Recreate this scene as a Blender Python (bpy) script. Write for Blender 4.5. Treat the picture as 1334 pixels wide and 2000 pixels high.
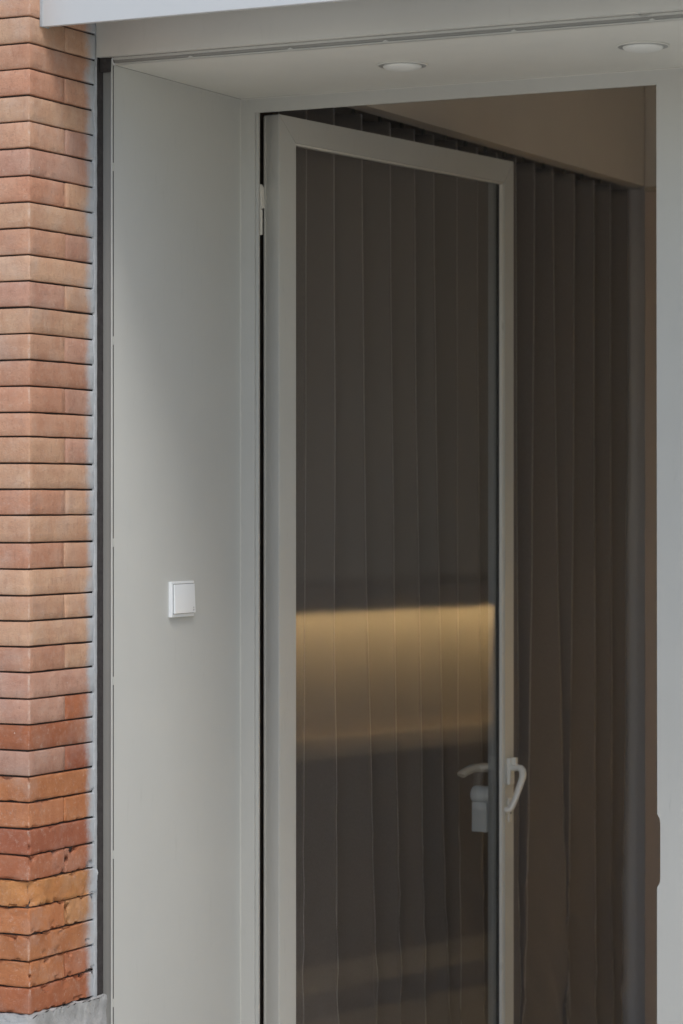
import bpy, bmesh, math, random
from mathutils import Vector, Matrix, noise
R = math.radians
rnd = random.Random(7)
for o in list(bpy.data.objects): bpy.data.objects.remove(o)
S = bpy.context.scene
C = S.collection

# ------------------------------------------------------------ camera, sky, sun, exposure
cd = bpy.data.cameras.new('camera'); cam = bpy.data.objects.new('camera', cd); C.objects.link(cam)
cam.location = (0, 0, 1.65); cam.rotation_euler = (R(90), 0, R(26.34))
cd.sensor_fit = 'VERTICAL'; cd.sensor_height = 36; cd.sensor_width = 24
cd.lens = 98.64; cd.shift_y = -0.01; cd.clip_start = 0.05; cd.clip_end = 400
cd.dof.use_dof = True; cd.dof.focus_distance = 6.9; cd.dof.aperture_fstop = 4.5
S.camera = cam
W = bpy.data.worlds.new('World'); S.world = W; W.use_nodes = True
wn = W.node_tree
bg = wn.nodes['Background']; sky = wn.nodes.new('ShaderNodeTexSky'); sky.sky_type = 'NISHITA'
sky.sun_disc = False; sky.sun_elevation = R(54.7); sky.sun_rotation = R(136.3)
sky.air_density = 1.0; sky.dust_density = 2.0; sky.ozone_density = 1.0
wn.links.new(sky.outputs[0], bg.inputs[0]); bg.inputs[1].default_value = 0.10
sd = bpy.data.lights.new('sun', 'SUN'); sd.energy = 0.8; sd.angle = R(17); sd.color = (1.0, 0.985, 0.96)
sun = bpy.data.objects.new('sun', sd); C.objects.link(sun)
tosun = Vector((.44, -.40, .86)).normalized()
sun.rotation_euler = tosun.to_track_quat('Z', 'Y').to_euler(); sun.location = (2, -3, 8)
S.view_settings.view_transform = 'Standard'; S.view_settings.look = 'None'
S.view_settings.exposure = 0.92; S.view_settings.gamma = 1; S.view_settings.use_curve_mapping = False

# ------------------------------------------------------------ materials
def nt(name):
    m = bpy.data.materials.new(name); m.use_nodes = True
    return m, m.node_tree, m.node_tree.nodes['Principled BSDF']
def N(t, typ, **kw):
    n = t.nodes.new(typ)
    for k, v in kw.items(): setattr(n, k, v)
    return n
def noise_tex(t, scale, detail=4, rough=.55, vec=None, stretch=None):
    co = N(t, 'ShaderNodeNewGeometry') if vec is None else None
    v = co.outputs['Position'] if vec is None else vec
    if stretch:
        mp = N(t, 'ShaderNodeMapping'); mp.inputs['Scale'].default_value = stretch
        t.links.new(v, mp.inputs[0]); v = mp.outputs[0]
    n = N(t, 'ShaderNodeTexNoise'); n.inputs['Scale'].default_value = scale
    n.inputs['Detail'].default_value = detail; n.inputs['Roughness'].default_value = rough
    t.links.new(v, n.inputs['Vector']); return n.outputs['Fac']
def ramp(t, fac, a, b, ca=(0,0,0,1), cb=(1,1,1,1)):
    r = N(t, 'ShaderNodeValToRGB'); r.color_ramp.elements[0].position = a; r.color_ramp.elements[1].position = b
    r.color_ramp.elements[0].color = ca; r.color_ramp.elements[1].color = cb
    t.links.new(fac, r.inputs[0]); return r.outputs[0]
def mix(t, fac, a, b, mode='MIX'):
    m = N(t, 'ShaderNodeMix', data_type='RGBA', blend_type=mode)
    for s, v in ((0, fac), (6, a), (7, b)):
        if isinstance(v, (int, float)): m.inputs[s].default_value = v
        elif isinstance(v, tuple): m.inputs[s].default_value = v if len(v) == 4 else v + (1,)
        else: t.links.new(v, m.inputs[s])
    return m.outputs[2]
def bump(t, p, h, strength, dist):
    b = N(t, 'ShaderNodeBump'); b.inputs['Strength'].default_value = strength; b.inputs['Distance'].default_value = dist
    t.links.new(h, b.inputs['Height']); t.links.new(b.outputs[0], p.inputs['Normal'])

def paint(name, col, rough=.5, var=.06, dirt=.0, bmp=.15, spec=.35):
    m, t, p = nt(name)
    n1 = noise_tex(t, 3.0, 5, .6)
    c = mix(t, ramp(t, n1, .3, .7), tuple(x*(1-var) for x in col), tuple(min(1, x*(1+var)) for x in col))
    if dirt:
        n2 = noise_tex(t, 60, 6, .75, stretch=(1, 1, .12))
        c = mix(t, ramp(t, n2, .60, .78, cb=(dirt,)*3+(1,)), c, (.16, .15, .13))
        n4 = noise_tex(t, 210, 3, .6)
        c = mix(t, ramp(t, n4, .73, .78, cb=(dirt,)*3+(1,)), c, (.10, .09, .08))
    t.links.new(c, p.inputs['Base Color'])
    n3 = noise_tex(t, 14, 4); rr = N(t, 'ShaderNodeMapRange')
    rr.inputs[3].default_value = rough-.08; rr.inputs[4].default_value = rough+.1
    t.links.new(n3, rr.inputs[0]); t.links.new(rr.outputs[0], p.inputs['Roughness'])
    p.inputs['Specular IOR Level'].default_value = spec
    bump(t, p, noise_tex(t, 420, 2), bmp, .0004)
    return m

def brick_mat():
    m, t, p = nt('fired_brick')
    oi = N(t, 'ShaderNodeObjectInfo')
    geo = N(t, 'ShaderNodeNewGeometry'); sx = N(t, 'ShaderNodeSeparateXYZ'); t.links.new(geo.outputs['Position'], sx.inputs[0])
    # offset the noise per brick so neighbours differ
    off = N(t, 'ShaderNodeVectorMath', operation='MULTIPLY_ADD')
    cmb = N(t, 'ShaderNodeCombineXYZ'); 
    for i in range(3): t.links.new(oi.outputs['Random'], cmb.inputs[i])
    t.links.new(cmb.outputs[0], off.inputs[0]); off.inputs[1].default_value = (31, 17, 23); t.links.new(geo.outputs['Position'], off.inputs[2])
    v = off.outputs[0]
    base = oi.outputs['Color']
    big = noise_tex(t, 16, 5, .6, v)
    c = mix(t, ramp(t, big, .35, .68, cb=(.65,)*3+(1,)), base, mix(t, 1.0, base, (.80, .66, .62), 'MULTIPLY'))
    pale = noise_tex(t, 26, 6, .7, v)
    c = mix(t, ramp(t, pale, .52, .75, cb=(.45,)*3+(1,)), c, mix(t, .5, (.56, .43, .35), base))
    streak = noise_tex(t, 90, 3, .6, v, stretch=(1, 1, .25))
    c = mix(t, ramp(t, streak, .55, .75, cb=(.30,)*3+(1,)), c, (.26, .13, .085))
    spk = noise_tex(t, 330, 3, .7, v)
    c = mix(t, ramp(t, spk, .68, .74, cb=(.7,)*3+(1,)), c, (.10, .065, .05))
    pit = noise_tex(t, 140, 6, .8, v)
    c = mix(t, ramp(t, pit, .57, .66, cb=(.5,)*3+(1,)), c, (.20, .10, .07))
    c = mix(t, ramp(t, noise_tex(t, 75, 6, .8, v), .55, .68, cb=(.35,)*3+(1,)), c, (.62, .47, .37))
    # pale lime specks
    vo = N(t, 'ShaderNodeTexVoronoi'); vo.inputs['Scale'].default_value = 48; t.links.new(v, vo.inputs['Vector'])
    nz = noise_tex(t, 60, 3, .6, v)
    sp = N(t, 'ShaderNodeMath', operation='ADD'); t.links.new(vo.outputs['Distance'], sp.inputs[0]); t.links.new(nz, sp.inputs[1])
    c = mix(t, ramp(t, sp.outputs[0], .36, .42, ca=(.75,)*3+(1,), cb=(0, 0, 0, 1)), c, (.66, .58, .52))
    # grey lime bloom
    bl = noise_tex(t, 9, 4, .6)
    c = mix(t, ramp(t, bl, .5, .72, cb=(.26,)*3+(1,)), c, (.47, .42, .38))
    # pale overspray of paint along the frame end of the return face
    nn = noise_tex(t, 11, 3, .6); nf = noise_tex(t, 90, 6, .85)
    a = N(t, 'ShaderNodeMath', operation='MULTIPLY_ADD'); t.links.new(nn, a.inputs[0]); a.inputs[1].default_value = .055; t.links.new(sx.outputs['Y'], a.inputs[2])
    b = N(t, 'ShaderNodeMath', operation='MULTIPLY_ADD'); t.links.new(nf, b.inputs[0]); b.inputs[1].default_value = .040; t.links.new(a.outputs[0], b.inputs[2])
    mr = N(t, 'ShaderNodeMapRange', interpolation_type='SMOOTHSTEP'); mr.inputs[1].default_value = 5.764; mr.inputs[2].default_value = 5.806
    t.links.new(b.outputs[0], mr.inputs[0])
    xr = N(t, 'ShaderNodeMapRange'); xr.inputs[1].default_value = -3.53; xr.inputs[2].default_value = -3.522
    t.links.new(sx.outputs['X'], xr.inputs[0])
    mm = N(t, 'ShaderNodeMath', operation='MULTIPLY'); t.links.new(mr.outputs[0], mm.inputs[0]); t.links.new(xr.outputs[0], mm.inputs[1])
    c = mix(t, mm.outputs[0], c, (.45, .47, .485))
    w = N(t, 'ShaderNodeMath', operation='SUBTRACT'); t.links.new(sx.outputs['X'], w.inputs[0]); t.links.new(sx.outputs['Y'], w.inputs[1])
    w2 = N(t, 'ShaderNodeMath', operation='MULTIPLY_ADD'); t.links.new(noise_tex(t, 95, 4, .7), w2.inputs[0]); w2.inputs[1].default_value = .013; t.links.new(w.outputs[0], w2.inputs[2])
    wr = N(t, 'ShaderNodeMapRange'); wr.inputs[1].default_value = -8.9925; wr.inputs[2].default_value = -8.9885; t.links.new(w2.outputs[0], wr.inputs[0])
    c = mix(t, mix(t, .5, (0, 0, 0), mix(t, 1.0, wr.outputs[0], ramp(t, noise_tex(t, 34, 5, .75), .44, .60), 'MULTIPLY')), c, (.66, .55, .46))
    t.links.new(c, p.inputs['Base Color']); p.inputs['Roughness'].default_value = .88; p.inputs['Specular IOR Level'].default_value = .2
    h = N(t, 'ShaderNodeMath', operation='MULTIPLY_ADD'); t.links.new(noise_tex(t, 260, 5, .7, v), h.inputs[0]); h.inputs[1].default_value = .5
    t.links.new(noise_tex(t, 60, 5, .7, v), h.inputs[2]); bump(t, p, h.outputs[0], .75, .003)
    return m

def rough_mat(name, ca, cb, scale, bs=.6, bd=.004, rough=.9):
    m, t, p = nt(name)
    n1 = noise_tex(t, scale, 7, .7); c = mix(t, ramp(t, n1, .32, .7), ca, cb)
    n2 = noise_tex(t, scale*9, 4, .7); c = mix(t, ramp(t, n2, .62, .72, cb=(.6,)*3+(1,)), c, tuple(x*.35 for x in ca))
    t.links.new(c, p.inputs['Base Color']); p.inputs['Roughness'].default_value = rough; p.inputs['Specular IOR Level'].default_value = .2
    bump(t, p, noise_tex(t, scale*4, 7, .75), bs, bd); return m

def cloth_mat():
    m, t, p = nt('curtain_cloth')
    tc = N(t, 'ShaderNodeNewGeometry')
    n = noise_tex(t, 5, 4, .6, stretch=(1, 1, .3)); c = mix(t, n, (.148, .131, .120), (.178, .16, .147))
    w = noise_tex(t, 900, 2, .5, stretch=(1, 1, .2)); c = mix(t, ramp(t, w, .4, .6, cb=(.35,)*3+(1,)), c, (.24, .222, .205))
    t.links.new(c, p.inputs['Base Color']); p.inputs['Roughness'].default_value = .9
    p.inputs['Sheen Weight'].default_value = .8; p.inputs['Sheen Roughness'].default_value = .4; p.inputs['Specular IOR Level'].default_value = .15
    bump(t, p, noise_tex(t, 1100, 2, .5, stretch=(1, 1, .35)), .25, .0005); return m

def glass_mat():
    m, t, p = nt('clear_glass'); t.nodes.remove(p)
    out = t.nodes['Material Output']; geo = N(t, 'ShaderNodeNewGeometry')
    d = N(t, 'ShaderNodeVectorMath', operation='DOT_PRODUCT'); t.links.new(geo.outputs['Incoming'], d.inputs[0]); t.links.new(geo.outputs['Normal'], d.inputs[1])
    ab = N(t, 'ShaderNodeMath', operation='ABSOLUTE'); t.links.new(d.outputs['Value'], ab.inputs[0])
    om = N(t, 'ShaderNodeMath', operation='SUBTRACT'); om.inputs[0].default_value = 1; t.links.new(ab.outputs[0], om.inputs[1])
    pw = N(t, 'ShaderNodeMath', operation='POWER'); t.links.new(om.outputs[0], pw.inputs[0]); pw.inputs[1].default_value = 5
    ma = N(t, 'ShaderNodeMath', operation='MULTIPLY_ADD'); t.links.new(pw.outputs[0], ma.inputs[0]); ma.inputs[1].default_value = .92; ma.inputs[2].default_value = .07
    tr = N(t, 'ShaderNodeBsdfTransparent'); tr.inputs[0].default_value = (.965, .955, .94, 1)
    gl = N(t, 'ShaderNodeBsdfGlossy'); gl.inputs['Roughness'].default_value = 0.055
    mx = N(t, 'ShaderNodeMixShader'); t.links.new(ma.outputs[0], mx.inputs[0]); t.links.new(tr.outputs[0], mx.inputs[1]); t.links.new(gl.outputs[0], mx.inputs[2])
    t.links.new(mx.outputs[0], out.inputs['Surface']); return m
def emit(name, col, s):
    m, t, p = nt(name); p.inputs['Base Color'].default_value = (.8, .8, .75, 1)
    p.inputs['Emission Color'].default_value = col+(1,); p.inputs['Emission Strength'].default_value = s; return m
def wood_mat(name, a, b):
    m, t, p = nt(name); n = noise_tex(t, 9, 6, .65, stretch=(3, 3, .35))
    t.links.new(mix(t, n, a, b), p.inputs['Base Color']); p.inputs['Roughness'].default_value = .5; return m

M = dict(
 brick=brick_mat(), mortar=rough_mat('joint_mortar', (.05,.04,.036), (.085,.07,.06), 20),
 stone=rough_mat('plinth_stone', (.34,.34,.33), (.52,.52,.51), 14, .9, .008),
 white=paint('white_coated_sheet', (.57,.58,.575), .42, .02, 0, .06),
 panel=paint('greige_panel_paint', (.52,.52,.485), .55, .02, .12, .25, .25),
 frame=paint('greige_frame_coating', (.445,.44,.405), .38, .03, .3, .08, .45),
 door=paint('greige_door_coating', (.53,.52,.47), .38, .03, .3, .08, .45),
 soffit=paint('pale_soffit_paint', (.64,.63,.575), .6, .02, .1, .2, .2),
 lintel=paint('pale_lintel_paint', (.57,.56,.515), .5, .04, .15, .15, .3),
 trim=paint('grey_trim_metal', (.25,.245,.225), .45, .05, .25, .1),
 seal=rough_mat('pale_sealant', (.34,.35,.355), (.46,.475,.48), 30, .4, .002, .7),
 foam=rough_mat('black_foam', (.035,.031,.030), (.06,.054,.052), 60, .5, .002),
 plastic=paint('white_plastic', (.80,.82,.82), .3, .01, 0, .0, .5),
 icon=paint('grey_print', (.35,.36,.36), .5, .0, 0, .0),
 dark=paint('dark_gasket', (.02,.02,.02), .6, .1, 0, .1),
 spacer=paint('aluminium_spacer', (.35,.37,.37), .35, .05, 0, .1),
 handle=paint('cream_handle_coating', (.68,.65,.57), .3, .03, .15, .0, .5),
 lockm=paint('pale_lock_metal', (.74,.79,.79), .4, .03, 0, .0, .5),
 glass=glass_mat(), cloth=cloth_mat(),
 diffuser=paint('frosted_diffuser', (.66,.66,.62), .6, .01, 0, .0),
 bulk=paint('warm_plaster', (.64,.57,.48), .8, .03, 0, .3, .15),
 under=paint('grey_brown_board', (.58,.53,.48), .8, .03, 0, .2, .15),
 greywall=paint('grey_brown_plaster', (.74,.68,.63), .8, .05, 0, .3, .15),
 wood=wood_mat('brown_wood', (.60,.47,.37), (.66,.52,.41)),
 ceil=paint('room_plaster', (.74,.68,.60), .8, .03, 0, .2, .15),
 floor=rough_mat('room_floor_stone', (.20,.19,.175), (.26,.25,.23), 3, .2, .002, .45),
 pave=rough_mat('pavement_concrete', (.66,.63,.54), (.72,.69,.60), 2, .5, .004),
 counter=wood_mat('counter_panel', (.55,.45,.33), (.62,.51,.38)),
 counterdark=paint('counter_dark_base', (.05,.045,.04), .5, .1),
 led=emit('warm_led', (1.0,.80,.45), 21.0),
 screw=paint('dull_screw', (.33,.33,.31), .4, .1),
)

# ------------------------------------------------------------ helpers
def link(name, me, mat, parent=None):
    o = bpy.data.objects.new(name, me); C.objects.link(o)
    if mat is not None: me.materials.append(mat)
    if parent: o.parent = parent
    return o
def tag(o, label=None, cat=None, group=None, kind=None):
    if label: o['label'] = label
    if cat: o['category'] = cat
    if group: o['group'] = group
    if kind: o['kind'] = kind
    return o
def thing(name, label, cat, loc=(0,0,0), rotz=0, group=None):
    o = bpy.data.objects.new(name, None); C.objects.link(o); o.empty_display_size = .1
    o.location = loc; o.rotation_euler = (0, 0, rotz); return tag(o, label, cat, group)
def add_box(bm, x0, x1, y0, y1, z0, z1, bev=0, seg=2):
    b = bmesh.new(); bmesh.ops.create_cube(b, size=1)
    for v in b.verts: v.co = Vector(((x0+x1)/2+v.co.x*(x1-x0), (y0+y1)/2+v.co.y*(y1-y0), (z0+z1)/2+v.co.z*(z1-z0)))
    if bev: bmesh.ops.bevel(b, geom=b.edges[:], offset=bev, segments=seg, affect='EDGES', profile=.7)
    me = bpy.data.meshes.new('t'); b.to_mesh(me); b.free(); bm.from_mesh(me); bpy.data.meshes.remove(me)
def fin(name, bm, mat, parent=None, smooth=True, ang=35):
    bmesh.ops.recalc_face_normals(bm, faces=bm.faces)
    me = bpy.data.meshes.new(name); bm.to_mesh(me); bm.free()
    if smooth:
        me.shade_smooth(); me.set_sharp_from_angle(angle=R(ang))
    return link(name, me, mat, parent)
def box(name, x0, x1, y0, y1, z0, z1, mat, parent=None, bev=.0015):
    bm = bmesh.new(); add_box(bm, x0, x1, y0, y1, z0, z1, bev); return fin(name, bm, mat, parent)
def add_tube(bm, pts, rad, n=12, flat=1.0):
    pts = [Vector(p) for p in pts]; rings = []
    up = Vector((0, 0, 1))
    for i, p in enumerate(pts):
        d = (pts[min(i+1, len(pts)-1)]-pts[max(i-1, 0)]).normalized()
        a = d.cross(up); a = a.normalized() if a.length > .05 else Vector((1, 0, 0)); b = d.cross(a).normalized()
        r = rad[i] if isinstance(rad, (list, tuple)) else rad
        rings.append([bm.verts.new(p+a*math.cos(2*math.pi*k/n)*r+b*math.sin(2*math.pi*k/n)*r*flat) for k in range(n)])
    for i in range(len(rings)-1):
        for k in range(n): bm.faces.new((rings[i][k], rings[i][(k+1)%n], rings[i+1][(k+1)%n], rings[i+1][k]))
    bm.faces.new(rings[0][::-1]); bm.faces.new(rings[-1])
def spline(pts, m=6):
    P = [Vector(p) for p in pts]; out = []
    for i in range(len(P)-1):
        p0 = P[max(i-1, 0)]; p1 = P[i]; p2 = P[i+1]; p3 = P[min(i+2, len(P)-1)]
        for k in range(m):
            t = k/m
            out.append(.5*((2*p1)+(p2-p0)*t+(2*p0-5*p1+4*p2-p3)*t*t+(3*p1-p0-3*p2+p3)*t**3))
    out.append(P[-1]); return out
def add_lathe(bm, c, prof, n=32, axis='Z'):
    rings = []
    for r, h in prof:
        ring = []
        for k in range(n):
            a = 2*math.pi*k/n
            q = Vector((r*math.cos(a), r*math.sin(a), h)) if axis == 'Z' else Vector((r*math.cos(a), h, r*math.sin(a)))
            ring.append(bm.verts.new(Vector(c)+q))
        rings.append(ring)
    for i in range(len(rings)-1):
        for k in range(n): bm.faces.new((rings[i][k], rings[i][(k+1)%n], rings[i+1][(k+1)%n], rings[i+1][k]))
    bm.faces.new(rings[0][::-1]); bm.faces.new(rings[-1])

GZ = -0.25                                   # street and shop floor level
# ------------------------------------------------------------ structure: ground, room shell
tag(box('pavement', -70, 70, -70, 5.80, GZ-.3, GZ, M['pave'], bev=0), kind='structure')
tag(box('interior_floor', -4.6, 5, 5.80, 12, GZ-.3, GZ+.004, M['floor'], bev=0), kind='structure')
tag(box('interior_ceiling', -4.6, 5, 6.60, 12, 3.25, 3.45, M['ceil'], bev=0), kind='structure')
tag(box('interior_side_wall', -3.95, -3.70, 6.66, 9.60, GZ, 3.25, M['greywall'], bev=0), kind='structure')
tag(box('interior_back_wall', -3.70, 5, 10.9, 11.1, GZ, 3.25, M['ceil'], bev=0), kind='structure')
tag(box('interior_right_wall', 3.2, 3.4, 6.66, 10.9, GZ, 3.25, M['ceil'], bev=0), kind='structure')
# wall that closes the curtain niche, beside the pillar
tag(box('interior_end_wall', -3.70, -3.441, 9.42, 9.60, GZ, 3.25, M['greywall'], bev=0), kind='structure')
tag(box('facade_core_wall', -6.0, -3.70, 5.86, 6.66, GZ, 4.2, M['mortar'], bev=0), kind='structure')
tag(box('facade_upper_wall', -3.70, 5.0, 5.86, 6.60, 2.78, 4.2, M['ceil'], bev=0), kind='structure')
sp = thing('added_window', 'unseen clear glazing added beside the entrance to let daylight into the room', 'window', (1.0, 6.48, GZ))  # unseen glazing, added to bring daylight into the dim room
box('added_window_glass', -2.1, 2.1, 0, .008, .05, 2.84, M['glass'], sp, 0)
box('sill', -2.15, 2.2, -.03, .04, 0, .05, M['frame'], sp)
tag(box('facade_side_wall', -3.70, -3.5, 5.86, 6.655, GZ, 2.78, M['mortar'], bev=0), kind='structure')

# ------------------------------------------------------------ brick wall
JY = [30.6,82.6,132.7,185,236,288,342,393.6,444.5,497,548,599,651,702,753.5,805,852.5,904.5,955.5,1006.5,1060,1112,1164,1213.5,
      1264,1314,1366,1416.5,1467.5,1517.5,1568,1620,1672,1722,1774,1828,1879.5,1931,1984]
JZ = [1.65+(980-y)*.0011806 for y in JY]                  # joint heights, top to bottom
up = []
z = JZ[0]
while z < 4.15: z += .0607; up.append(z)
JZ = up[::-1]+JZ
nup = len(up)
wall = thing('brick_wall', 'pier of weathered orange red bricks at the left, with thin dark joints', 'brick wall', (-3.516, 5.479, GZ))
wl = Vector(wall.location)
def brick(x0, x1, y0, y1, z0, z1, wear, col, fine=True):
    """a brick as a lattice box whose rims are rounded and chipped"""
    def axis(a, b, n, r):
        L = b-a
        return [a, a+r]+[a+r+(L-2*r)*(i+1)/(n+1) for i in range(n)]+[b-r, b]
    r = .0022
    def axis(a, b, n, r):
        L = b-a; e = [.006, .012] if wear > .3 and L > .05 else []
        t0 = e[-1] if e else r
        return [a, a+r]+[a+q for q in e]+[a+t0+(L-2*t0)*(i+1)/(n+1) for i in range(n)]+[b-q for q in e[::-1]]+[b-r, b]
    if fine and wear > .3: X = axis(x0, x1, 10, r); Y = axis(y0, y1, 26 if y1-y0 > .2 else 14, r); Z = axis(z0, z1, 4, r)
    elif fine: X = axis(x0, x1, 5, r); Y = axis(y0, y1, 14 if y1-y0 > .2 else 8, r); Z = axis(z0, z1, 2, r)
    else: X = [x0, x0+r, x1-r, x1]; Y = [y0, y0+r, y1-r, y1]; Z = [z0, z0+r, z1-r, z1]
    bm = bmesh.new(); vs = {}
    nx, ny, nz = len(X)-1, len(Y)-1, len(Z)-1
    cx, cy, cz = (x0+x1)/2, (y0+y1)/2, (z0+z1)/2
    sd = rnd.random()*50
    def vert(i, j, k):
        if (i, j, k) in vs: return vs[i, j, k]
        q = Vector((X[i], Y[j], Z[k]))
        e = (i in (0, nx), j in (0, ny), k in (0, nz)); ne = sum(e)
        ns = noise.noise(q*52+Vector((sd, 0, 0))); n2 = noise.noise(q*110+Vector((0, sd, 0)))
        if ne >= 2:
            pull = r*(.55+.5*n2)*(1+wear*.7)
            if e[0]: q.x += (-1 if i else 1)*pull*.8
            if e[1]: q.y += (-1 if j else 1)*pull*.8
            if e[2]: q.z += (-1 if k else 1)*pull*(.8 if ne == 3 else .55)
        else:
            d = noise.noise(q*22+Vector((0, 0, sd)))*.0007*(1+3*wear)
            if e[0]: q.x += d
            elif e[1]: q.y += d
            if wear > .8 and e[1] is False: q.z += n2*.0012
        if fine and wear > .3:
            hx, hy, hz = ((x1-q.x), (q.y-y0), min(q.z-z0, z1-q.z))
            o = Vector((X[i], Y[j], Z[k]))
            h = sorted([(max(0, x1-o.x), 0), (max(0, o.y-y0), 1), (max(0, min(o.z-z0, z1-o.z)), 2)])
            cn = noise.noise(o*44+Vector((sd, 7, 0)))+.35*noise.noise(o*130+Vector((sd, 0, 7)))
            c = max(0, (cn-.16)*.034*min(wear, 1)-h[1][0]*.75)
            if h[0][0] < 1e-4 and c > 0:
                c *= .9+.5*n2
                for _, ax in h[:2]:
                    if ax == 0: q.x -= c
                    elif ax == 1: q.y += c
                    else: q.z += c*.8*(1 if o.z < (z0+z1)/2 else -1)
        if fine:
            q.z += .0011*noise.noise(Vector((q.x*9, q.y*16, z0*50)))
            if wear > 1.2:                                   # the soft eroded course
                dd = math.hypot(q.x-x1, q.y-y0)
                f_ = max(0, 1-dd/.07)**2; q.x -= .014*f_; q.y += .014*f_
                if e[0] or e[1]: q.x += .0035*n2; q.y += .002*ns
        vs[i, j, k] = bm.verts.new(q-wl); return vs[i, j, k]
    for a, b in ((0, nx),):
        for i in (0, nx):
            for j in range(ny):
                for k in range(nz): bm.faces.new((vert(i, j, k), vert(i, j+1, k), vert(i, j+1, k+1), vert(i, j, k+1)))
    for j in (0, ny):
        for i in range(nx):
            for k in range(nz): bm.faces.new((vert(i, j, k), vert(i+1, j, k), vert(i+1, j, k+1), vert(i, j, k+1)))
    for k in (0, nz):
        for i in range(nx):
            for j in range(ny): bm.faces.new((vert(i, j, k), vert(i+1, j, k), vert(i+1, j+1, k), vert(i, j+1, k)))
    o = fin('brick', bm, M['brick'], wall, ang=50); o.color = col+(1,); return o
PAL_UP = [(.55,.335,.215), (.53,.30,.195), (.57,.36,.235), (.50,.27,.175), (.54,.32,.21), (.49,.285,.205)]
PAL_LO = [(.42,.155,.075), (.46,.18,.09), (.37,.135,.075), (.48,.205,.10), (.40,.155,.08), (.49,.205,.09)]
def bcol(zz):
    lo = min(1, max(0, (1.42-zz)/.45)); pal = PAL_LO if rnd.random() < lo else PAL_UP
    c = rnd.choice(pal); k = rnd.uniform(.92, 1.08)*(.95 if lo > .5 else 1); return tuple(x*k for x in c)
XC, YC, YE = -3.516, 5.479, 5.774
nb = 0
for i in range(len(JZ)-1):
    zt, zb = JZ[i], JZ[i+1]
    ci = i-nup                                             # course index counted from the first joint in view
    seen = ci >= -3
    split = (ci % 2 == 0)
    if not seen and zt > 3.6: continue
    g = .0021
    wear = 0.05
    if zt < 1.05: wear = .35
    if zt < .88: wear = .9
    special = (abs(JY[ci]-1722) < 1) if ci >= 0 else False
    col = lambda: bcol(zt)
    if special: c1 = (.50,.235,.09)
    dx = rnd.uniform(-.0012, .0012) + (.003 if special else 0)
    z0, z1 = zb+g, zt-g*rnd.uniform(.8, 1.3)
    if special: z0 -= .001
    if split:
        js = YC+.1556+rnd.uniform(-.004, .003)
        brick(XC-.29, XC+dx, YC-dx, js-.0018, z0, z1, wear, col(), seen)
        brick(XC-.14, XC+rnd.uniform(-.0012, .0012), js+.0018, YE, z0, z1, wear, (.50,.26,.12) if (ci >= 0 and JY[ci] == 1774) else col(), seen)
        xl = XC-.29
    else:
        brick(XC-.14, XC+dx, YC-dx, YE, z0, z1, 1.5 if special else wear, c1 if special else col(), seen)
        xl = XC-.14
    if zt < 3.3:                                            # bricks of the front face further left
        k = 0
        while xl > -4.75:
            w = .14 if ((k+i) % 2 == 0) else .29
            brick(xl-.0024-w, xl-.0024, YC+rnd.uniform(-.001, .001), YC+.12, z0, z1, .2, col(), False)
            xl -= w+.0024; k += 1
# joint filling set back behind the brick faces
bm = bmesh.new()
add_box(bm, -4.9, XC-.011, YC+.011, YE-.006, .44, 4.1)
for v in bm.verts: v.co -= wl
fin('joint_filling', bm, M['mortar'], wall)
# ragged sealant bead closing the brick return towards the shopfront
bm = bmesh.new(); prev = None
zz = .45
while zz < 2.95:
    w0 = 5.7625+.0045*noise.noise(Vector((0, 1, zz*16)))+.003*noise.noise(Vector((3, 1, zz*60)))
    if zz > 2.62: w0 += .012*min(1, (zz-2.62)/.1)
    w1 = 5.7765+.0012*noise.noise(Vector((9, 1, zz*30)))
    xo = XC+.0024+.0007*noise.noise(Vector((5, 2, zz*40)))
    ring = [bm.verts.new(Vector(q)-wl) for q in ((XC-.004, w0, zz), (xo-.001, w0+.003, zz), (xo, (w0+w1)/2, zz), (xo-.0006, w1-.001, zz), (XC-.004, w1, zz))]
    if prev:
        for a in range(4): bm.faces.new((prev[a], prev[a+1], ring[a+1], ring[a]))
    prev = ring; zz += .011
fin('sealant_bead', bm, M['seal'], wall)
# black backer foam in the slot
foam = thing('joint_foam', 'black foam backing in the narrow slot between brick pier and shopfront trim', 'joint seal', (-3.52, 5.80, GZ))
bm = bmesh.new(); prev = None; zz = .435
while zz < 2.722:
    xo = -3.5085+.0016*noise.noise(Vector((1, 7, zz*22)))
    ring = [bm.verts.new(Vector(q)-Vector(foam.location)) for q in ((-3.56, 5.779, zz), (-3.5175, 5.7785, zz), (xo-.006, 5.806, zz), (-3.511, 5.811, zz), (-3.511, 5.85, zz))]
    if prev:
        for a in range(4): bm.faces.new((prev[a], prev[a+1], ring[a+1], ring[a]))
    prev = ring; zz += .012
fin('foam_strip', bm, M['foam'], foam)
bm = bmesh.new(); add_box(bm, -3.512, -3.4885, 5.785, 5.80, 2.683, 2.7155, .002)
for v in bm.verts: v.co -= Vector(foam.location)
fin('foam_block', bm, M['foam'], foam)

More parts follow.
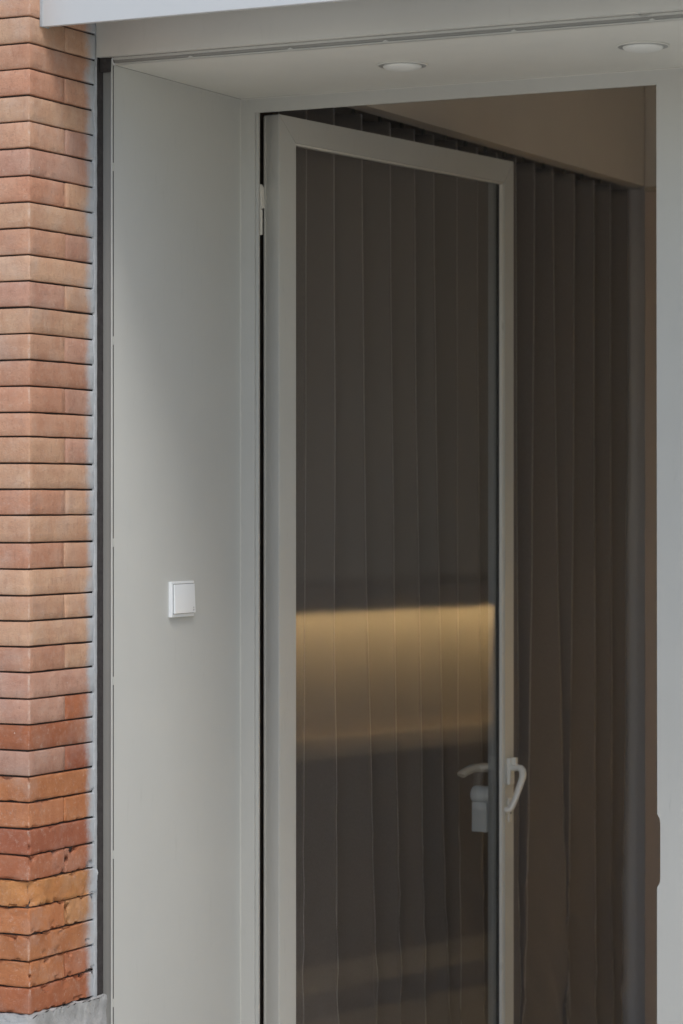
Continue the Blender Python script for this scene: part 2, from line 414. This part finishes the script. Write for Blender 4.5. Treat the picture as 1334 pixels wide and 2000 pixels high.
# ------------------------------------------------------------ plinth
pl = thing('stone_plinth', 'rough grey mortar plinth under the lowest bricks of the pier', 'plinth', (-3.5, 5.47, GZ))
bm = bmesh.new(); bmesh.ops.create_grid(bm, x_segments=1, y_segments=1, size=1); bm.clear()
nxs, nys, nzs = 60, 26, 24
x0, x1, y0, y1, z0, z1 = -4.9, -3.503, 5.466, 5.806, GZ, .4645
def pz(x, y):
    return z1 + .007*noise.noise(Vector((x*16, y*16, 0))) + .006*noise.noise(Vector((x*60, y*60, 3))) - (.002 if x > -3.60 else 0)*max(0, min(1, (y-5.55)/.2))
def pv(x, y, z, n):
    q = Vector((x, y, z)); d = .005*noise.noise(q*13)+.0035*noise.noise(q*45)
    fx = min(1, abs(x-x1)/.02); fy = min(1, abs(y-y0)/.02); d *= (fx if n[1] else fy if n[0] else 0)
    if n[1]: n = (0, -1, 0)
    c = (1-fx)*(1-fy); q.x -= .006*c*(1+noise.noise(q*30)); q.y += .006*c*(1+noise.noise(q*30))
    return q+Vector(n)*d-Vector(pl.location)
def grid(fn, nu, nv):
    g = [[bm.verts.new(fn(u/nu, v/nv)) for v in range(nv+1)] for u in range(nu+1)]
    for a in range(nu):
        for b in range(nv): bm.faces.new((g[a][b], g[a+1][b], g[a+1][b+1], g[a][b+1]))
ux = lambda u: x0+(x1-x0)*(1-(1-u)**2)
grid(lambda u, v: pv(ux(u), y0, z0+(pz(ux(u), y0)-z0)*v, (0, -1, 0)), 90, 40)
grid(lambda u, v: pv(x1, y0+(y1-y0)*u, z0+(pz(x1, y0+(y1-y0)*u)-z0)*v, (1, 0, 0)), 60, 40)
grid(lambda u, v: pv(ux(u), y0+(y1-y0)*v, pz(ux(u), y0+(y1-y0)*v), (0, 0, 0)), 90, 40)
bmesh.ops.remove_doubles(bm, verts=bm.verts, dist=.003)
fin('stone_block', bm, M['stone'], pl, ang=60)

# ------------------------------------------------------------ fascia and lintel
fa = thing('canopy_fascia', 'smooth white sheet metal fascia across the top, above the entrance', 'fascia', (-3.514, 5.529, 2.753))
def lb(name, x0, x1, y0, y1, z0, z1, mat, par, bev=.0015):
    L = par.location; return box(name, x0-L.x, x1-L.x, y0-L.y, y1-L.y, z0-L.z, z1-L.z, mat, par, bev)
lb('fascia_sheet', -3.513, 1.5, 5.529, 5.532, 2.7532, 3.35, M['white'], fa, .0008)
lb('bottom_lip', -3.513, 1.5, 5.532, 5.547, 2.7537, 2.7562, M['white'], fa, .0004)
lb('end_flange', -3.5155, -3.5128, 5.522, 5.56, 2.7525, 3.35, M['seal'], fa, .0005)
lb('top_light_stop', -3.513, 1.5, 5.532, 5.770, 3.33, 3.34, M['white'], fa, .0008)  # unseen cover, added to keep sky light out behind the fascia
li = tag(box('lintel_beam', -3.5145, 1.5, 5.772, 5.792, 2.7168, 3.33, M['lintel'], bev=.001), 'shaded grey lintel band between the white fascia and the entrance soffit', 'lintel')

# ------------------------------------------------------------ soffit with edge rail
so = thing('soffit', 'flat greige soffit panel over the recessed entrance', 'ceiling panel', (-3.4883, 5.80, 2.70))
HX = [(-2.865, 6.117), (-2.247, 6.105), (-1.63, 6.10)]
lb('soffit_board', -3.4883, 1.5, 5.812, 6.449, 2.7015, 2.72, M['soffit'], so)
lb('edge_rail', -3.479, 1.5, 5.797, 5.8105, 2.7040, 2.715, M['trim'], so, .001)
lb('edge_channel', -3.479, 1.5, 5.793, 5.7965, 2.7105, 2.7166, M['frame'], so, .0008)
lb('edge_lip', -3.486, 1.5, 5.7965, 5.812, 2.6995, 2.7032, M['frame'], so, .001)
bm = bmesh.new(); add_tube(bm, spline([(.0055, -.004, .016), (.0055, -.0055, .009), (.007, -.0045, .003), (.011, -.002, .0005)], 5), .0022, 8)
fin('rail_end', bm, M['white'], so)
cb = bmesh.new(); add_box(cb, -.007, .007, -.0012, .0012, 0, .0035, .0008, 1)
for v in cb.verts:
    if v.co.z > .002: v.co.x *= .35
cme = bpy.data.meshes.new('clip'); cb.to_mesh(cme); cb.free()
cme.materials.append(M['panel'])
for x in (-3.268, -3.002, -2.757, -2.439, -2.112, -1.80):
    o = link('rail_clip', cme, None, so); o.location = (x+3.4883, -.0055, .0025)
# small mastic smear on the rail near the second downlight
bm = bmesh.new(); add_tube(bm, [(a, -.0075+.001*math.sin(a*400), .0135+.002*math.sin(a*170)) for a in [1.335+i*.004 for i in range(11)]], [.0014+.0008*abs(math.sin(i*2.1)) for i in range(11)], 6)
fin('mastic_smear', bm, M['screw'], so)

# ------------------------------------------------------------ reveal panel
rv = thing('reveal_panel', 'tall plain greige panel lining the left side of the entrance', 'wall panel', (-3.4883, 5.80, GZ))
lb('panel_sheet', -3.500, -3.4883, 5.8105, 6.4492, GZ, 2.7014, M['panel'], rv, .001)
lb('edge_trim', -3.514, -3.4898, 5.803, 5.8285, GZ, 2.684, M['trim'], rv, .001)
lb('edge_bead', -3.4896, -3.4865, 5.798, 5.8035, GZ, 2.7145, M['panel'], rv, .001)
lb('groove_shade_strip', -3.4895, -3.4886, 5.8036, 5.8104, GZ, 2.6995, M['dark'], rv, 0)  # solid dark strip, its colour stands in for the shade in the groove
gv = bmesh.new(); add_box(gv, -.001, .0012, -.0075, .0008, -.010, .010, .0005, 1)
gme = bpy.data.meshes.new('clip_v'); gv.to_mesh(gme); gv.free(); gme.materials.append(M['panel'])
for z in (2.456, 2.038, 1.5515, 1.219, .8006, .4437, .10):
    o = link('bead_clip', gme, None, rv); o.location = (-.0008, .011, z-GZ)

# ------------------------------------------------------------ light switch
sw = thing('light_switch', 'white square rocker switch on the left reveal panel', 'light switch', (-3.4883, 6.130, 1.3615))
bm = bmesh.new(); add_box(bm, .0002, .0098, -.0575, .0575, 0, .0895, .0022, 3); fin('back_plate', bm, M['plastic'], sw)
bm = bmesh.new(); add_box(bm, .0095, .0104, -.0500, .0545, .0078, .0832, 0)
fin('rocker_gap', bm, M['dark'], sw)
bm = bmesh.new(); add_box(bm, .0100, .0135, -.0492, .0542, .0092, .0822, .0012, 2)
for v in bm.verts:
    if v.co.x > .012: v.co.x += .004*(1-(v.co.z/.0895))-.001
fin('rocker', bm, M['plastic'], sw)
bm = bmesh.new()
add_lathe(bm, (0, 0, 0), [(.0022, 0), (.0022, .0004)], 14); 
for v in bm.verts: v.co = Vector((.01655+v.co.z, .043+v.co.x, .0165+v.co.y))
fin('switch_mark', bm, M['icon'], sw)
bm = bmesh.new(); add_lathe(bm, (0, 0, 0), [(.0017, 0), (.0017, .0004)], 14)
for v in bm.verts: v.co = Vector((.01638+v.co.z, .043+v.co.x, .0225+v.co.y))
fin('switch_mark', bm, M['icon'], sw)

# ------------------------------------------------------------ downlights
def downlight(x, y, label):
    d = thing('downlight', label, 'downlight', (x, y, 2.7015), 0, 'round downlights in the soffit')
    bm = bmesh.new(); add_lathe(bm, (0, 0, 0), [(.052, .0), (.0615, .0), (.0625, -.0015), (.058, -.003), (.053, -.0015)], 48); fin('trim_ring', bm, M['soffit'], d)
    bm = bmesh.new(); add_lathe(bm, (0, 0, 0), [(.0495, .0), (.0575, -.0022), (.0575, -.0032), (.050, -.0034)], 48); fin('gap_shade_ring', bm, M['screw'], d)  # solid grey ring, coloured as the shade around the diffuser
    bm = bmesh.new(); add_lathe(bm, (0, 0, 0), [(.047, -.003)]+[(.047*math.cos(a), -.004-.011*math.sin(a)) for a in [R(i*11) for i in range(8)]], 48); fin('diffuser', bm, M['diffuser'], d)
    return d
downlight(HX[0][0], HX[0][1], 'round white downlight in the soffit, the one above the open door')
downlight(HX[1][0], HX[1][1], 'round white downlight in the soffit at the far right, above the opening edge')

# ------------------------------------------------------------ door frame
df = thing('door_frame', 'wide greige metal door frame around the opening, with a notched right jamb', 'door frame', (-2.888, 6.45, GZ))
lb('jamb_stop', -3.4464, -3.4374, 6.4555, 6.4635, GZ, 2.6648, M['frame'], df, .001)
# the whole portal in one outline, with the strike notch cut into the edge of the right jamb
bm = bmesh.new(); xe, xo = -2.3385, -1.16
out = [(xe, GZ), (xe, .712), (xe+.003, .718), (xe+.0085, .724), (xe+.009, .732), (xe+.009, .872), (xe+.008, .882), (xe+.004, .888), (xe, .891),
       (xe, 2.665), (-3.4464, 2.665), (-3.4464, GZ), (-3.4881, GZ), (-3.4881, 2.7013), (xo, 2.7013), (xo, GZ)]
L = df.location
def oring(y, grow=0): return [bm.verts.new((x-L.x, y, z-L.z)) for x, z in out]
lo = oring(0); bk = oring(.018)
for a in range(len(out)):
    b = (a+1) % len(out); bm.faces.new((lo[a], lo[b], bk[b], bk[a]))
bm.faces.new(lo); bm.faces.new(bk[::-1])
fr = [e for e in bm.edges if abs(e.verts[0].co.y) < 1e-6 and abs(e.verts[1].co.y) < 1e-6]
bmesh.ops.bevel(bm, geom=fr, offset=.0012, segments=2, affect='EDGES')
bmesh.ops.triangulate(bm, faces=[f for f in bm.faces if len(f.verts) > 4])
fin('portal_frame', bm, M['frame'], df, ang=30)
lb('seal_line', -3.4883, -3.4858, 6.4475, 6.4502, GZ, 2.7005, M['door'], df, .0006)
lb('seal_line', -3.4855, 1.5, 6.4475, 6.4502, 2.6990, 2.7013, M['door'], df, .0006)
lb('threshold', -3.4374, -2.3385, 6.44, 6.53, GZ+.005, GZ+.02, M['trim'], df)

# ------------------------------------------------------------ glass door
th = R(83)
door = thing('glass_door', 'tall glazed greige metal door standing wide open into the dark room', 'door', (-3.431, 6.559, GZ), th)
DT, DB = 2.6725-GZ, .02
def db(name, x0, x1, y0, y1, z0, z1, mat, bev=.0015, par=None): return box(name, x0, x1, y0, y1, z0, z1, mat, par or door, bev)
GT = 2.605-GZ
def mitred(name, pts, y0, y1, mat):
    bm = bmesh.new(); a = [bm.verts.new((x, y0, z)) for x, z in pts]; b = [bm.verts.new((x, y1, z)) for x, z in pts]
    for i in range(4): bm.faces.new((a[i], a[(i+1)%4], b[(i+1)%4], b[i]))
    bm.faces.new(a); bm.faces.new(b[::-1]); bmesh.ops.bevel(bm, geom=bm.edges[:], offset=.0016 if name in ('lock_stile', 'hinge_stile') else .0005, segments=2, affect='EDGES')
    return fin(name, bm, mat, door)
st1 = mitred('hinge_stile', [(0, DB), (.0785, DB+.10), (.0785, GT), (0, DT)], 0, .050, M['door'])
st2 = mitred('lock_stile', [(1.2425, DB), (1.2425, DT), (1.186, GT), (1.186, DB+.10)], 0, .050, M['door'])
mitred('top_rail', [(.0007, DT), (.0790, GT), (1.1855, GT), (1.2420, DT)], .0002, .0498, M['door'])
mitred('bottom_rail', [(.0007, DB), (1.2420, DB), (1.1855, DB+.10), (.0790, DB+.10)], .0002, .0498, M['door'])
0 and db('edge_seal', -.0008, .0006, .012, .016, DB, DT-.02, M['dark'], 0)
db('edge_ridge', -.0035, .0, .0435, .0475, DB, DT-.004, M['door'], .0008)
db('glass_pane', .077, 1.187, .016, .022, DB+.098, GT+.002, M['glass'], 0)
# beads and gaskets
db('glazing_bead', .0795, 1.1850, .003, .0145, GT-.0055, GT-.0006, M['handle'], .0008)
db('glazing_bead', 1.1790, 1.1855, .003, .0145, DB+.10, GT-.006, M['handle'], .0008)
db('glazing_bead', .0795, .084, .003, .0145, DB+.10, GT-.006, M['door'], .0008)
db('gasket', 1.1745, 1.1856, .0146, .0158, DB+.10, GT-.001, M['dark'], 0)
db('gasket', 1.1815, 1.1856, .0225, .0265, DB+.10, GT-.001, M['dark'], 0)
db('spacer_bar', 1.1770, 1.1855, .0270, .0300, DB+.10, GT-.001, M['spacer'], .0005)
bi = db('inner_bead', 1.1745, 1.1856, .0310, .0500, DB+.10, GT-.001, M['spacer'], .001)
sb = bmesh.new(); add_lathe(sb, (0, 0, 0), [(.0042, 0), (.0042, .001), (.003, .0016)], 14)
for v in sb.verts: v.co = Vector((-v.co.z, v.co.x, v.co.y))
sme = bpy.data.meshes.new('screw'); sb.to_mesh(sme); sb.free(); sme.materials.append(M['screw'])
for z in (2.455, 1.624, .72, .2):
    o = link('screw', sme, None, door); o.location = (1.1744, .041, z-GZ)
# handle on the street side
pt = db('handle_plate', 1.199, 1.227, -.0115, 0, .803-GZ, .882-GZ, M['handle'], .003)
bm = bmesh.new(); add_box(bm, 1.207, 1.221, -.027, -.0115, .862-GZ, .884-GZ, .003)
fin('plate_boss', bm, M['handle'], pt)
z = lambda a: a-GZ
bm = bmesh.new()
pts = spline([(1.213, -.010, z(.851)), (1.213, -.030, z(.854)), (1.210, -.046, z(.850)), (1.200, -.055, z(.833)), (1.188, -.0535, z(.808)), (1.172, -.046, z(.768)), (1.162, -.038, z(.740)), (1.156, -.029, z(.733)), (1.154, -.020, z(.737))], 6)
add_tube(bm, pts, [.0115]*14+[.0108]*(len(pts)-18)+[.0102, .0095, .0085, .007], 16, .85)
fin('lever_handle', bm, M['handle'], door)
ke = db('key_plate', 1.205, 1.221, -.006, 0, z(.690), z(.762), M['handle'], .0025)
box('keyhole', 1.210, 1.216, -.0068, -.0061, z(.715), z(.735), M['dark'], ke, 0)
# inner lever and lock, seen through the pane
bm = bmesh.new()
pts = spline([(1.20, .048, z(.850)), (1.20, .075, z(.850)), (1.190, .092, z(.850)), (1.170, .098, z(.849)), (1.135, .101, z(.843)), (1.110, .101, z(.837)), (1.104, .101, z(.832))], 6)
add_tube(bm, pts, [.0155]*10+[.0145]*(len(pts)-14)+[.014, .0135, .0125, .011], 16, .85)
fin('inner_lever', bm, M['handle'], door)
db('inner_plate', 1.190, 1.222, .050, .058, z(.80), z(.885), M['handle'], .002)
bm = bmesh.new(); add_lathe(bm, (1.200, 0, z(.768)), [(.024, .050), (.0265, .056), (.0265, .104), (.0245, .112), (.018, .116), (.006, .117)], 32, 'Y')
kn = fin('lock_knob', bm, M['lockm'], door)
bm = bmesh.new(); add_box(bm, 1.172, 1.184, .055, .105, z(.659), z(.747), .0015)
fin('lock_case', bm, M['lockm'], door)
# hinges
for zc in (2.42, .10):
    hg = thing('hinge', None, None, (0, 0, 0)); hg.parent = door
    bpy.data.objects.remove(hg)
    # knuckle position beside the hinge edge, in door space
    q = Matrix.Rotation(-th, 3, 'Z') @ (Vector((-3.4715, 6.530, 0))-Vector((-3.431, 6.559, 0)))
    bm = bmesh.new(); add_lathe(bm, (q.x, q.y, z(zc)), [(.0045, -.067), (.0058, -.065), (.0058, -.001), (.0050, 0)], 20)
    hh = fin('hinge', bm, M['handle'], door)
    bm = bmesh.new(); add_lathe(bm, (q.x, q.y, z(zc)), [(.0052, .0005), (.0070, .002), (.0074, .01), (.0071, .045), (.0074, .060), (.0058, .064), (.0035, .0665)], 20)
    add_box(bm, q.x-.002, q.x+.016, q.y-.002, q.y+.014, z(zc)+.004, z(zc)+.060, .002)
    for v in bm.verts: v.co += Vector((noise.noise(v.co*160), noise.noise(v.co*170+Vector((5, 0, 0))), 0))*.0012
    fin('hinge_knuckle', bm, M['handle'], hh)

# ------------------------------------------------------------ curtain niche: bulkhead, track, curtain
bk_ = thing('ceiling_bulkhead', 'brown plastered bulkhead under the room ceiling, above the curtain', 'bulkhead', (-3.45, 6.70, 2.766))
lb('bulkhead_face', -3.475, -3.4380, 6.66, 9.3595, 2.764, 3.25, M['bulk'], bk_, .001)
lb('bulkhead_underside', -3.503, -3.4750, 6.66, 9.418, 2.7645, 2.785, M['under'], bk_, .001)
tk = tag(box('curtain_track', -3.585, -3.555, 6.665, 9.40, 2.800, 2.822, M['trim'], bev=.002), 'slim metal curtain track running above the pleats', 'curtain track')
CR = [6.50, 6.68, 6.845, 7.0145, 7.191, 7.3817, 7.5482, 7.6873, 7.8575, 8.0141, 8.17, 8.325, 8.481, 8.6407, 8.8335, 9.0142, 9.1712, 9.355]
DRB = [0, .0, -.02, .02, .09, .07, .08, .10, .02, .05, -.02, .03, -.075, .125, -.06, .02, .02, -.05]
ZT, ZB = 2.755, GZ+.02
cu = thing('curtain', 'floor length dark grey brown curtain hanging in deep pleats behind the open door', 'curtain', (-3.55, 8.0, ZB))
bm = bmesh.new(); rows = 90; g = []
US = [0, .012, .03, .042, .05, .07, .10, .14, .19, .25, .31, .37, .44, .51, .58, .65, .72, .79, .85, .90, .935, .95, .958, .97, .988]; per = len(US)
for r_ in range(rows+1):
    zz = ZT+(ZB-ZT)*r_/rows; t = (ZT-zz)/(2.75-.27)
    row = []
    crest = [c+d*(t**1.6)+.010*t*noise.noise(Vector((i*3.1, 0, zz*1.3))) for i, (c, d) in enumerate(zip(CR, DRB))]
    for i in range(1, len(CR)-1):
        a, b = crest[i], crest[i+1]
        w = b-a; amp = .105*(1+.18*math.sin(i*2.3))*(1-.22*t*abs(math.sin(i*1.7)))
        for k in range(per):
            u = US[k]
            u2 = min(1, max(0, (u-.042)/.916))
            s = (math.sin(math.pi/2*u2/.34)**.8 if u2 < .34 else 1-((u2-.34)/.66)**1.25)
            if .042 <= u <= .958: s += .03
            x = -3.497-amp*s
            uu = u-.02*math.sin(2*math.pi*u)*(1 if i % 3 else .5)
            y = a+w*uu
            wr = .004*noise.noise(Vector((y*9, zz*1.7, i)))*(.3+t)
            if t > .72: wr += .010*noise.noise(Vector((y*22+zz*9, zz*6, i*2)))*(t-.72)*3
            x += wr+.003*noise.noise(Vector((i*5, zz*2, 0)))*t
            row.append(bm.verts.new(Vector((x, y, zz))-cu.location))
    g.append(row)
for a in range(rows):
    for b in range(len(g[0])-1): bm.faces.new((g[a][b], g[a][b+1], g[a+1][b+1], g[a+1][b]))
cl = fin('curtain_cloth', bm, M['cloth'], cu, ang=180)
sm = cl.modifiers.new('thickness', 'SOLIDIFY'); sm.thickness = .0025; sm.offset = -1
hb = bmesh.new(); add_box(hb, -.004, .004, -.004, .004, 0, .062, .001, 1)
hme = bpy.data.meshes.new('glider'); hb.to_mesh(hme); hb.free(); hme.materials.append(M['trim'])
for i in range(2, len(CR)-1):
    o = link('glider', hme, None, cu); o.location = Vector((-3.57, (CR[i]+CR[i+1])/2, 2.742))-cu.location

# ------------------------------------------------------------ pillar, back of room
pi = thing('wood_pillar', 'brown wood clad pillar at the end of the curtain, seen at the right of the opening', 'pillar', (-3.2, 9.45, GZ))
lb('wood_cladding', -3.438, -3.02, 9.36, 9.62, GZ, 2.745, M['wood'], pi, .003)
lb('cap_strip', -3.439, -3.018, 9.357, 9.62, 2.746, 2.760, M['counter'], pi, .001)
lb('plaster_head', -3.438, -3.02, 9.362, 9.62, 2.762, 3.25, M['bulk'], pi, .002)

# ------------------------------------------------------------ bar counter reflected in the door glass
bc = thing('bar_counter', 'bar counter with warm light under its top, seen as a reflection in the door glass', 'counter', (-1.1, 9.2, GZ))
lb('counter_top', -1.58, -.75, 7.6, 10.88, 1.310, 1.330, M['under'], bc, .003)
lb('top_lip', -1.58, -1.565, 7.6, 10.88, 1.234, 1.3095, M['under'], bc, .001)
lb('front_panel', -1.33, -1.30, 7.65, 10.86, .745, 1.309, M['counter'], bc, .002)
lb('wood_ledge', -1.375, -1.28, 7.64, 10.87, .665, .744, M['counter'], bc, .003)
lb('dark_base', -1.27, -.80, 7.7, 10.8, -.148, 1.30, M['counterdark'], bc, .002)
lb('step', -1.66, -.70, 7.5, 10.88, GZ+.006, -.15, M['floor'], bc, .003)
ls = lb('light_strip', -1.505, -1.475, 7.66, 10.84, 1.288, 1.3095, M['led'], bc, 0)
ls['label'] = 'glowing warm strip light'
